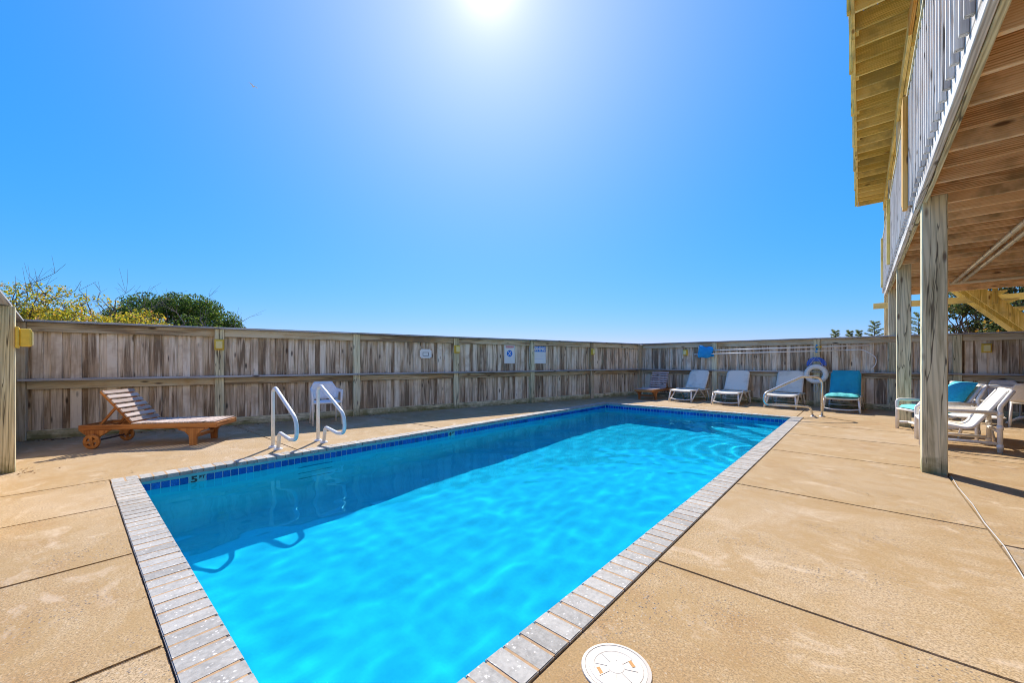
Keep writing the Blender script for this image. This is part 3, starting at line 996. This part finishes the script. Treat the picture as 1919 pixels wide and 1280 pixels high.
# ------------------------------------------------------------------ white resin loungers
def resin_lounger(label, loc, rz, bt=58, mat='white', cush=False):
    """foot end towards local -Y"""
    t = thing('white_lounger', label, 'lounger', loc, rz, 'white resin loungers along the far fence')
    W = .64
    zs = .345
    def seat(u, v):
        x = (u - .5) * W * (.98 if v > .06 else .94)
        return (x, -.02 + v * .98, zs + .012 * math.cos((u - .5) * math.pi) * -1 + .006 - .03 * max(0, .06 - v) / .06)
    grid_surf('seat', seat, 10, 16, 'sling', t, .022)
    a = R(bt)
    def back(u, v):
        q = v * .66
        wf = 1 - .10 * max(0, (v - .86) / .14) ** 2 - .02 * v
        x = (u - .5) * W * wf * .97
        cur = .02 * math.sin(v * math.pi)
        lift = -.03 * (abs(u - .5) * 2) ** 6 * max(0, (v - .8) / .2)
        return (x, .93 + math.cos(a) * q + math.sin(a) * cur, zs + .02 + math.sin(a) * q - math.cos(a) * cur + lift)
    grid_surf('backrest', back, 12, 16, 'sling', t, -.024)
    for sx in (-1, 1):
        x = sx * (W / 2 - .02)
        plank('side_rail', (x + sx * .012, -.03, zs - .012), (x + sx * .012, 1.25, zs - .012), .045, .03, mat, t, (0, 0, 1), .008)
        tube('front_leg', fillet([(x + sx * .01, .03, zs - .02), (x + sx * .03, -.02, .16), (x + sx * .045, -.05, 0)], .1), [.022] * 1 + [.022] * 7 + [.018], mat, t, 8)
        tube('leg_arch', fillet([(x + sx * .03, .0, .03), (x + sx * .02, .42, .37), (x + sx * .02, .52, .37), (x + sx * .05, .98, 0)], [0, .22, .22, 0], 8), .02, mat, t, 8)
        tube('rear_leg', fillet([(x, 1.08, zs - .03), (x + sx * .02, 1.14, .15), (x + sx * .035, 1.16, 0)], .1), .02, mat, t, 8)
    tube('front_crossbar', [(-W / 2 - .01, -.02, .085), (-.15, -.02, .06), (.15, -.02, .06), (W / 2 + .01, -.02, .085)], .016, mat, t, 8)
    tube('middle_crossbar', [(-W / 2 - .02, .93, .10), (W / 2 + .02, .93, .10)], .014, mat, t, 8)
    for sx in (-1, 1):
        tube('back_strut', [(sx * .24, .97 + math.cos(a) * .28, zs + math.sin(a) * .28 - .02), (sx * .24, 1.22, zs - .005)], .012, mat, t, 8)
    return t
resin_lounger('leftmost white lounger, beside the far wooden lounger, nearly clean back', (-4.03, 12.09, 0), R(-8), 58)
resin_lounger('second white lounger from the left, dark smudge on its back', (-2.80, 11.98, 0), R(-3), 60)
resin_lounger('white lounger behind the steel handrail', (-1.55, 12.06, 0), R(-4), 62)
resin_lounger('white lounger under the teal cushion', (-.36, 12.06, 0), R(-3), 64)
# teal cushion on the last lounger
t = thing('lounger_cushion', 'teal seat and back cushion on the rightmost lounger', 'cushion', (-.36, 12.06, 0), R(-3))
def cush_seat(u, v):
    p = math.sin(math.pi * min(1, max(0, u))) ** .25 * math.sin(math.pi * v) ** .25
    return ((u - .5) * .62, -.03 + v * .90, .372 + .075 * p + .006 * math.sin(u * 23) * math.sin(v * 19))
grid_surf('seat_cushion', cush_seat, 18, 18, 'teal_pale', t)
a = R(64)
def cush_back(u, v):
    q = v * .66
    p = math.sin(math.pi * u) ** .3 * math.sin(math.pi * min(1, v + .02)) ** .3
    wf = 1 - .14 * max(0, (v - .8) / .2) ** 2
    cur = .06 * p + .006 * math.sin(u * 17 + v * 9) * math.sin(v * 21)
    return ((u - .5) * .60 * wf, .915 + math.cos(a) * q - math.sin(a) * cur, .372 + math.sin(a) * q + math.cos(a) * cur)
grid_surf('back_cushion', cush_back, 18, 22, 'teal', t)

# ------------------------------------------------------------------ armchair by the left fence (faces +X locally)
def armchair(label, loc, rz, mat='white_grey', lm='white', grp='white resin dining chairs', s=1.0, arms=True):
    t = thing('white_armchair', label, 'chair', loc, rz, grp)
    def seat(u, v):
        return (-.20 + u * .43, (v - .5) * (.44 + .04 * u), .445 - .018 * math.sin(u * math.pi) * math.sin(v * math.pi) - .02 * max(0, u - .85) / .15)
    grid_surf('seat', seat, 10, 8, mat, t, .018)
    def shell(u, v):
        # u runs round the plan from right arm front over the back to left arm front
        k = (u - .5) * 2
        ak = abs(k)
        if ak < .5:
            y = k / .5 * .235
            x = -.235 + .03 * (ak / .5) ** 4
            top = .80 if ak < .34 else .80 - .13 * ((ak - .34) / .16)
        else:
            q = (ak - .5) / .5
            y = math.copysign(.235 + .035 * q, k)
            x = -.205 + .42 * q
            top = .67 - .015 * q
        lo = .46 + (.145 if ak > .60 and arms else 0) * min(1, (ak - .60) / .08 if ak > .6 else 0)
        z = lo + (top - lo) * v
        lean = (z - .45) * .20
        return (x - lean * (1 - .5 * max(0, ak - .5)), y * (1 + .10 * (z - .45)), z)
    if arms:
        grid_surf('back_shell', shell, 40, 6, mat, t, .016)
    else:
        grid_surf('back_shell', lambda u, v: shell(.25 + u * .5, v), 20, 6, mat, t, .016)
    for sy in (-1, 1):
        tube('leg', [(.19, sy * .225, .45), (.205, sy * .235, .0)] if not arms else fillet([(.185, sy * .258, .645), (.195, sy * .245, .40), (.22, sy * .25, 0)], .15), .019, lm, t, 8)
        tube('leg', [(-.18, sy * .21, .45), (-.27, sy * .235, .0)], .018, lm, t, 8)
    tube('front_rail', [(.20, -.24, .415), (.20, .24, .415)], .016, lm, t, 8)
    return t
armchair('white plastic armchair against the left fence behind the ladder', (-7.70, 3.27, 0), R(-14))

# ------------------------------------------------------------------ pipe-frame patio chairs (face -X locally)
def pipe_chair(label, loc, rz, cushion=False):
    t = thing('patio_chair', label, 'chair', loc, rz, 'pipe-frame patio chairs under the deck')
    W, r = .62, .026
    for sy in (-1, 1):
        y = sy * W / 2
        tube('arm_frame', fillet([(-.36, y, 0), (-.36, y, .52), (.33, y, .52)], .05), r, 'white', t, 10)
        tube('rear_leg', fillet([(.36, y, 0), (.36, y, .60), (.47, y, .82)], .12), r, 'white', t, 10)
        tube('floor_rail', [(-.34, y, .115), (.34, y, .115)], r * .8, 'white', t, 10)
        tube('seat_rail', fillet([(-.34, y * .86, .36), (.12, y * .86, .27), (.43, y * .86, .80)], .14), r * .85, 'white', t, 10)
        for z in (.05, .30, .47):
            tube('fitting', [(.36, y, z), (.36, y, z + .055)], r * 1.22, 'white', t, 12)
    for (x, z) in ((-.36, .36), (.36, .27), (-.2, .115), (.465, .815)):
        tube('crossbar', [(x, -W / 2, z), (x, W / 2, z)], r * .85, 'white', t, 10)
    pr = fillet([(-.35, 0, .385), (.12, 0, .29), (.44, 0, .82)], .16, 8)
    def sling(u, v):
        q = u * (len(pr) - 1)
        i = min(int(q), len(pr) - 2)
        p = pr[i].lerp(pr[i + 1], q - i)
        sag = -.02 * math.sin(v * math.pi) * math.sin(u * math.pi)
        return (p.x, (v - .5) * W * .84, p.z + sag)
    grid_surf('sling', sling, 26, 8, 'sling', t, .006)
    if cushion:
        def sc_(u, v):
            p = (math.sin(math.pi * u) * math.sin(math.pi * v)) ** .3
            return (-.38 + u * .52, (v - .5) * .52, .395 - .09 * u + .10 * p)
        grid_surf('seat_cushion', sc_, 14, 14, 'teal_pale', t)
        def bc_(u, v):
            p = (math.sin(math.pi * u) * math.sin(math.pi * v)) ** .3
            return (.13 + u * .27 - .10 * p, (v - .5) * .52, .40 + u * .46 + .05 * p)
        grid_surf('back_cushion', bc_, 14, 14, 'teal', t)
    return t
pipe_chair('white pipe-frame patio chair with sling seat right of the nearest deck post', (1.0, 8.42, 0), 0)
pipe_chair('white pipe-frame patio chair with teal cushions between the deck posts', (.93, 9.72, 0), R(22), True)
# low round side table
t = thing('side_table', 'low round white side table between the patio chairs', 'table', (1.30, 9.12, 0))
lathe('table_top', [(0, .385), (.27, .385), (.285, .375), (.285, .36), (0, .36)], 'white', t, 32)
for k in range(3):
    a = k * 2.094 + .4
    tube('leg', [(.14 * math.cos(a), .14 * math.sin(a), .36), (.20 * math.cos(a), .20 * math.sin(a), 0)], .02, 'white', t, 8)
# dining set
t = thing('dining_table', 'round white dining table near the far fence under the deck', 'table', (2.42, 12.25, 0))
lathe('table_top', [(0, .725), (.50, .725), (.52, .71), (.50, .69), (0, .69)], 'white', t, 40)
lathe('pedestal', [(.05, .69), (.04, .4), (.05, .1), (.07, .06)], 'white', t, 20)
for k in range(4):
    a = k * math.pi / 2 + .5
    tube('foot', fillet([(.03 * math.cos(a), .03 * math.sin(a), .12), (.2 * math.cos(a), .2 * math.sin(a), .09), (.36 * math.cos(a), .36 * math.sin(a), .0)], .1), .025, 'white', t, 8)
armchair('white dining chair seen side-on left of the round table', (1.68, 11.85, 0), R(28), 'white', 'white', arms=False)
armchair('pale dining chair behind the round table at the fence', (2.28, 12.80, 0), R(-80), 'white_grey', 'white', arms=False)
armchair('pale dining chair at the right edge with its back to the camera', (2.30, 11.62, 0), R(80), 'sling', 'white', arms=False)

# ------------------------------------------------------------------ pole, hook, net, ring buoy on the far fence
def ffp(s, out, z):
    p, _ = fence_point(P6, Q1, s, out, z)
    return p
frz = math.atan2(FD.y, FD.x)
org = ffp(0, 0, 0)
t = thing('net_pole', 'long white pole with blue leaf net hung on the far fence', 'pool net', org, frz)
tube('pole', [(2.35, -.10, 1.545), (6.08, -.10, 1.60)], .016, 'white', t, 10)
tube('joint_sleeve', [(5.0, -.10, 1.582), (5.14, -.10, 1.5855)], .019, 'yellow', t, 10)
block('net_frame', (2.02, -.12, 1.37), (2.05, -.085, 1.67), 'white', t, .006)
def net(u, v):
    a = v * 2 * math.pi
    rr = .20 * (1 - .28 * u) * (1 + .12 * math.sin(3 * a + 2 * u))
    return (2.05 + u * .40 + .03 * math.sin(a * 2), -.13 - .07 * math.cos(a) * (1 - u * .4), 1.53 - .05 * u + rr * math.sin(a) + .02 * math.sin(u * 9))
grid_surf('net_bag', net, 10, 20, 'blue_net', t)
t = thing('rescue_hook', 'long pale pole ending in a curved rescue hook on the far fence', 'rescue hook', org, frz)
tube('pole', [(1.90, -.14, 1.425), (5.60, -.14, 1.485)], .015, 'white', t, 10)
tube('hook', fillet([(5.60, -.14, 1.486), (5.95, -.14, 1.50), (6.20, -.14, 1.30), (6.19, -.14, 1.12), (6.12, -.14, 1.03)], .25, 8), .009, 'white_grey', t, 8)
t = thing('pole_hanger', 'blue hanger strap holding the poles on the fence post', 'hook', ffp(5.02, .0, 1.53), frz)
block('strap', (-.018, -.008, -.09), (.018, -.001, .12), 'blue_net', t, .002)
for z in (.03, -.09):
    tube('peg', fillet([(0, -.004, z), (0, -.175, z - .004), (0, -.178, z + .045)], .02), .008, 'blue_net', t, 8)
t = thing('ring_buoy', 'white ring buoy hanging on the far fence post', 'life ring', ffp(5.02, .115, .86), frz)
bm = bmesh.new()
N1, N2 = 48, 14
vs = []
for i in range(N1):
    a = 2 * math.pi * i / N1
    rr = .062 * (1 + .05 * math.cos(16 * a))
    vs.append([bm.verts.new(((.20 + rr * math.cos(b)) * math.cos(a), rr * math.sin(b), (.20 + rr * math.cos(b)) * math.sin(a))) for b in [2 * math.pi * j / N2 for j in range(N2)]])
for i in range(N1):
    for j in range(N2):
        bm.faces.new((vs[i][j], vs[(i + 1) % N1][j], vs[(i + 1) % N1][(j + 1) % N2], vs[i][(j + 1) % N2]))
link('ring', bm_mesh(bm, 'ring', True), 'white', t)
tube('hanging_cord', [(-.14, -.02, .235), (0, .0, .47), (.14, -.02, .235)], .007, 'rope', t, 6)
tube('loop_cord', fillet([(-.02, -.03, -.26), (-.05, -.03, -.42), (0, -.03, -.49), (.04, -.03, -.42), (.01, -.03, -.26)], .05), .007, 'rope', t, 6)
t = thing('rope_coil', 'coil of blue rope hung above the ring buoy', 'rope', ffp(5.02, .06, 1.22), frz)
for k in range(7):
    w_ = .10 + .016 * k
    pts = []
    for i in range(25):
        a = math.pi * (1.15 * i / 24 - .075) + rnd.uniform(-.02, .02)
        pts.append((w_ * math.cos(a) * 1.05, -.01 * (k % 3) - .01, -.10 + (w_ * .95) * math.sin(a) + rnd.uniform(-.006, .006)))
    tube('rope_loop', pts, .0065, 'blue_rope', t, 6)
tube('peg', [(0, .058, .105), (0, -.05, .11)], .008, 'steel', t, 8)

# ------------------------------------------------------------------ vegetation
def leaves(name, mat, parent, clumps, n, size, flat=.55, seed=1):
    r = random.Random(seed)
    vs, fs = [], []
    tot = sum(c[3] * c[4] * c[5] for c in clumps) or 1
    for (cx_, cy_, cz, rx, ry, rz_) in clumps:
        m = max(6, int(n * rx * ry * rz_ / tot))
        for _ in range(m):
            while True:
                d = Vector((r.uniform(-1, 1), r.uniform(-1, 1), r.uniform(-1, 1)))
                if .05 < d.length < 1: break
            d = d.normalized() * (d.length ** .45)
            p = Vector((cx_ + d.x * rx, cy_ + d.y * ry, cz + d.z * rz_))
            s = size * r.uniform(.55, 1.4)
            nn = (d + Vector((r.gauss(0, .7), r.gauss(0, .7), r.gauss(0, .7)))).normalized()
            u = nn.orthogonal().normalized()
            u.rotate(Quaternion(nn, r.uniform(0, 6.28)))
            v = nn.cross(u)
            b = len(vs)
            vs += [p - u * s, p + v * s * flat + nn * s * .15, p + u * s, p - v * s * flat + nn * s * .15]
            fs.append((b, b + 1, b + 2, b + 3))
    me = bpy.data.meshes.new(name)
    me.from_pydata([tuple(v) for v in vs], [], fs)
    return link(name, me, mat, parent)
def branches(name, mat, parent, base, tips, r0, seed=2, wob=.15, twigs=0, tl=.3):
    r = random.Random(seed)
    bm = bmesh.new()
    for tip in tips:
        base_, tip_ = Vector(base), Vector(tip)
        n = 9
        pts, rs = [], []
        L = (tip_ - base_).length
        for i in range(n):
            q = i / (n - 1)
            j = Vector((r.gauss(0, 1), r.gauss(0, 1), r.gauss(0, .5))) * wob * L * .12 * math.sin(q * math.pi)
            lift = Vector((0, 0, .18 * L * math.sin(q * math.pi) * .5))
            pts.append(base_.lerp(tip_, q) + j + lift)
            rs.append(max(.0022, r0 * (1 - q) ** .8))
        tube_bm(bm, pts, rs, 5, False)
        for _ in range(twigs):
            i = r.randint(3, n - 2)
            d = (pts[i + 1] - pts[i - 1]).normalized()
            s = Vector((r.gauss(0, 1), r.gauss(0, 1), r.gauss(.4, .8))).normalized()
            e_ = pts[i] + (d * .7 + s * .7) * tl * r.uniform(.4, 1)
            mid = pts[i].lerp(e_, .5) + Vector((r.gauss(0, .02), r.gauss(0, .02), r.gauss(0, .02)))
            tube_bm(bm, [pts[i], mid, e_], [max(.002, rs[i] * .5), .0022, .0014], 4, False)
    return link(name, bm_mesh(bm, name), mat, parent)
def shrub(name, label, cat, loc, clumps, n, size, mat, seed, tips=(), twigs=6, r0=.02, trunk=True, tmat='twig', flat=.55, grp=None):
    t = thing(name, label, cat, loc, 0, grp)
    leaves('crown', mat, t, clumps, n, size, flat, seed)
    rr = random.Random(seed)
    inner = [(c[0] + rr.uniform(-.3, .3) * c[3], c[1], c[2] + .4 * c[5]) for c in clumps]
    branches('trunk', 'bark', t, (0, 0, -.12), inner, .045 if trunk else .025, seed, .5, 3, .4)
    if tips: branches('bare_twigs', tmat, t, (0, 0, .9), tips, r0, seed + 5, .55, twigs + 5, .42)
    return t
def clump_set(r, n, ex, ey, z0, z1, rad):
    return [(r.uniform(-ex, ex), r.uniform(-ey, ey), r.uniform(z0, z1), rad * r.uniform(.7, 1.3), rad * r.uniform(.7, 1.3), rad * r.uniform(.55, .95)) for _ in range(n)]
r = random.Random(11)
shrub('yellowing_shrub', 'yellow-green shrub with long bare twigs at the left edge above the fence', 'shrub', (-11.7, -.75, 0), clump_set(r, 40, 1.1, .9, 1.0, 2.2, .30) + clump_set(r, 16, 1.0, .8, 2.2, 2.65, .15), 26000, .024, 'leaf_yellow', 21,
      [(-.3, .3, 3.0), (.1, .7, 3.1), (.5, .9, 2.75), (-.7, .2, 2.9), (.6, .3, 2.6), (.2, 1.1, 2.8)], 9)
shrub('yellowing_shrub', 'yellow-green shrub behind the fence above the wooden lounger', 'shrub', (-11.5, .55, 0), clump_set(r, 40, 1.0, .95, 1.0, 2.05, .32) + clump_set(r, 14, .9, .9, 2.1, 2.5, .14), 26000, .023, 'leaf_yellow', 22,
      [(-.2, .5, 2.75), (.2, .1, 2.8), (.3, .9, 2.7), (-.5, -.2, 2.85), (.4, .6, 2.5)], 9)
shrub('yellowing_shrub', 'low yellow-green shrub in front of the dark evergreen', 'shrub', (-11.1, 1.8, 0), clump_set(r, 30, .8, .9, 1.0, 1.85, .26), 18000, .022, 'leaf_yellow', 23,
      [(.1, .9, 2.1), (-.3, .3, 2.4), (.3, -.6, 2.5)], 7)
cl = []
r = random.Random(31)
for _ in range(70):
    a, b = r.uniform(0, 6.28), math.acos(r.uniform(0, 1))
    cl.append((1.38 * math.cos(a) * math.sin(b) * r.uniform(.8, 1.05), 1.38 * math.sin(a) * math.sin(b) * r.uniform(.8, 1.05), 1.45 + 1.35 * math.cos(b) * r.uniform(.85, 1.04), .36, .36, .26))
shrub('evergreen_tree', 'dark rounded evergreen tree beyond the left fence', 'tree', (-14.25, 1.98, .18), cl, 36000, .03, 'leaf_dark', 33, [(.2, .9, 3.1), (.3, 2.0, 2.5)], 6)
def pine(label, loc, h, rad, seed):
    r = random.Random(seed)
    t = thing('pine_tree', label, 'tree', loc, 0, 'small pines beyond the far fence')
    tube('trunk', [(0, 0, -.12), (r.uniform(-.05, .05), 0, h * .5), (0, 0, h)], [.05, .03, .006], 'bark', t, 6)
    vs, fs = [], []
    bm = bmesh.new()
    tufts = []
    for k in range(44):
        q = .35 + .65 * (k / 43)
        a = k * 2.4
        L = rad * (1.08 - q) / .7 * r.uniform(.7, 1.1) + .06
        p0 = Vector((0, 0, h * q)); p1 = p0 + Vector((math.cos(a) * L, math.sin(a) * L, L * .35))
        tube_bm(bm, [p0, p0.lerp(p1, .5), p1], [.010, .007, .004], 4, False)
        for f in (.25, .45, .6, .75, .88, 1.0): tufts.append((p0.lerp(p1, f), (p1 - p0).normalized()))
    link('branches', bm_mesh(bm, 'branches'), 'bark', t)
    for (p, d) in tufts:
        for _ in range(26):
            n_ = (d * .6 + Vector((r.gauss(0, .7), r.gauss(0, .7), r.gauss(.5, .6)))).normalized() * r.uniform(.05, .11)
            o = n_.orthogonal().normalized() * .006
            b = len(vs)
            vs += [tuple(p - o), tuple(p + o), tuple(p + n_)]
            fs.append((b, b + 1, b + 2))
    me = bpy.data.meshes.new('needles'); me.from_pydata(vs, [], fs)
    link('crown', me, 'leaf_pine', t)
pine('leftmost tiny pine tip just above the far fence', (-.80, 20.7, 0), 2.42, .34, 1)
pine('thin pine tip above the far fence, second from the left', (-.36, 21.1, 0), 2.40, .16, 2)
pine('bushy small pine above the far fence left of the deck posts', (.40, 21.7, 0), 2.78, .55, 3)
pine('slim pine top just left of the bushy pine', (-.08, 21.4, 0), 2.42, .12, 6)
pine('pine seen between the deck posts above the far fence', (1.72, 22.6, 0), 3.1, .8, 4)
# leaf-littered slope and shrubs behind the stairs
def hill(u, v):
    x = -1 + u * 16
    y = 16.6 + v * 12
    z = -.1 + 2.5 * max(0, min(1, (x - .2) / 3.2)) ** .8 * (math.sin(min(1, v * 5) * math.pi / 2)) + .35 * noise.noise((x * .9, y * .9, 0)) + .12 * noise.noise((x * 3.1, y * 3.1, 5))
    return (x, y, z - .15 * (1 - v))
tag(grid_surf('hill', hill, 90, 60, 'litter'), kind='structure')
r = random.Random(41)
shrub('hillside_shrub', 'dark green shrub with orange leaves above the fence behind the stairs', 'shrub', (4.0, 16.5, 0), clump_set(r, 34, 1.35, .5, 1.5, 2.7, .36), 9000, .045, 'leaf_shrub', 42)
shrub('hillside_shrub', 'dense shrub on the leafy slope beside the nearest deck post', 'shrub', (2.9, 18.6, 1.2), clump_set(r, 22, .9, .7, 1.7, 2.9, .36), 6500, .045, 'leaf_shrub', 43, [(.3, -.3, 3.6), (.8, 0, 3.5)], 7)
shrub('hillside_shrub', 'shrub at the right edge low behind the far fence', 'shrub', (5.4, 16.6, 0), clump_set(r, 26, 1.3, .7, 1.2, 2.7, .42), 6500, .045, 'leaf_shrub', 44)
r = random.Random(51)
shrub('hillside_shrub', 'sparse shrub with bare stems on the tan slope between stairs and deck post', 'shrub', (2.05, 17.4, .6), clump_set(r, 14, .55, .4, .9, 2.2, .22), 2600, .04, 'leaf_shrub', 46, [(-.2, 0, 2.9), (.3, 0, 2.7), (.5, .2, 2.5)], 8)
t = thing('seagull', 'small white gull high in the sky on the left', 'bird', (-40 * .6643 - 26.3 * .7475, 40 * .7475 - 26.3 * .6643, 1.2 + 28.0), R(20))
bm = bmesh.new()
tube_bm(bm, [(-.16, 0, 0), (-.1, 0, .0), (0, 0, 0), (.12, 0, 0), (.2, 0, .01)], [.01, .05, .065, .04, .01], 8)
link('body', bm_mesh(bm, 'body', True), 'white', t)
for sy in (-1, 1):
    grid_surf('wing', lambda u, v, sy=sy: (.06 - v * .14 * (1 - .7 * u) - .1 * u * u, sy * (.04 + .42 * u), .03 + .12 * math.sin(u * 2.2)), 8, 2, 'white', t, .008)

# fallen leaves against the fence foot
r = random.Random(77)
vs, fs = [], []
for i in range(500):
    if i < 22:
        x, y = r.gauss(-6.75, .13), -.36 + abs(r.gauss(0, .07))
    else:
        q = r.random() ** 1.5 * 5.5
        p = P0 + (P6 - P0).normalized() * q
        x, y = p.x + .05 + abs(r.gauss(0, .09)), p.y + r.uniform(-.1, .1) + (.1 if q < .3 else 0)
    a = r.uniform(0, 6.28); l = r.uniform(.008, .028); w = l * r.uniform(.2, .5)
    c, s_ = math.cos(a), math.sin(a)
    b = len(vs)
    z = .0035
    vs += [(x - c * l, y - s_ * l, z), (x - s_ * w, y + c * w, z + r.uniform(.001, .012)), (x + c * l, y + s_ * l, z + .002), (x + s_ * w, y - c * w, z + r.uniform(.001, .008))]
    fs.append((b, b + 1, b + 2, b + 3))
me = bpy.data.meshes.new('fallen_leaves'); me.from_pydata(vs, [], fs)
M['dry_leaf'] = leaf_mat('dry_leaves', [(0, (.12, .06, .03)), (.5, (.3, .17, .08)), (1, (.5, .36, .22))])
tag(link('fallen_leaves', me, 'dry_leaf'), 'dry brown leaves fallen along the foot of the left fence', 'leaves', kind='stuff')
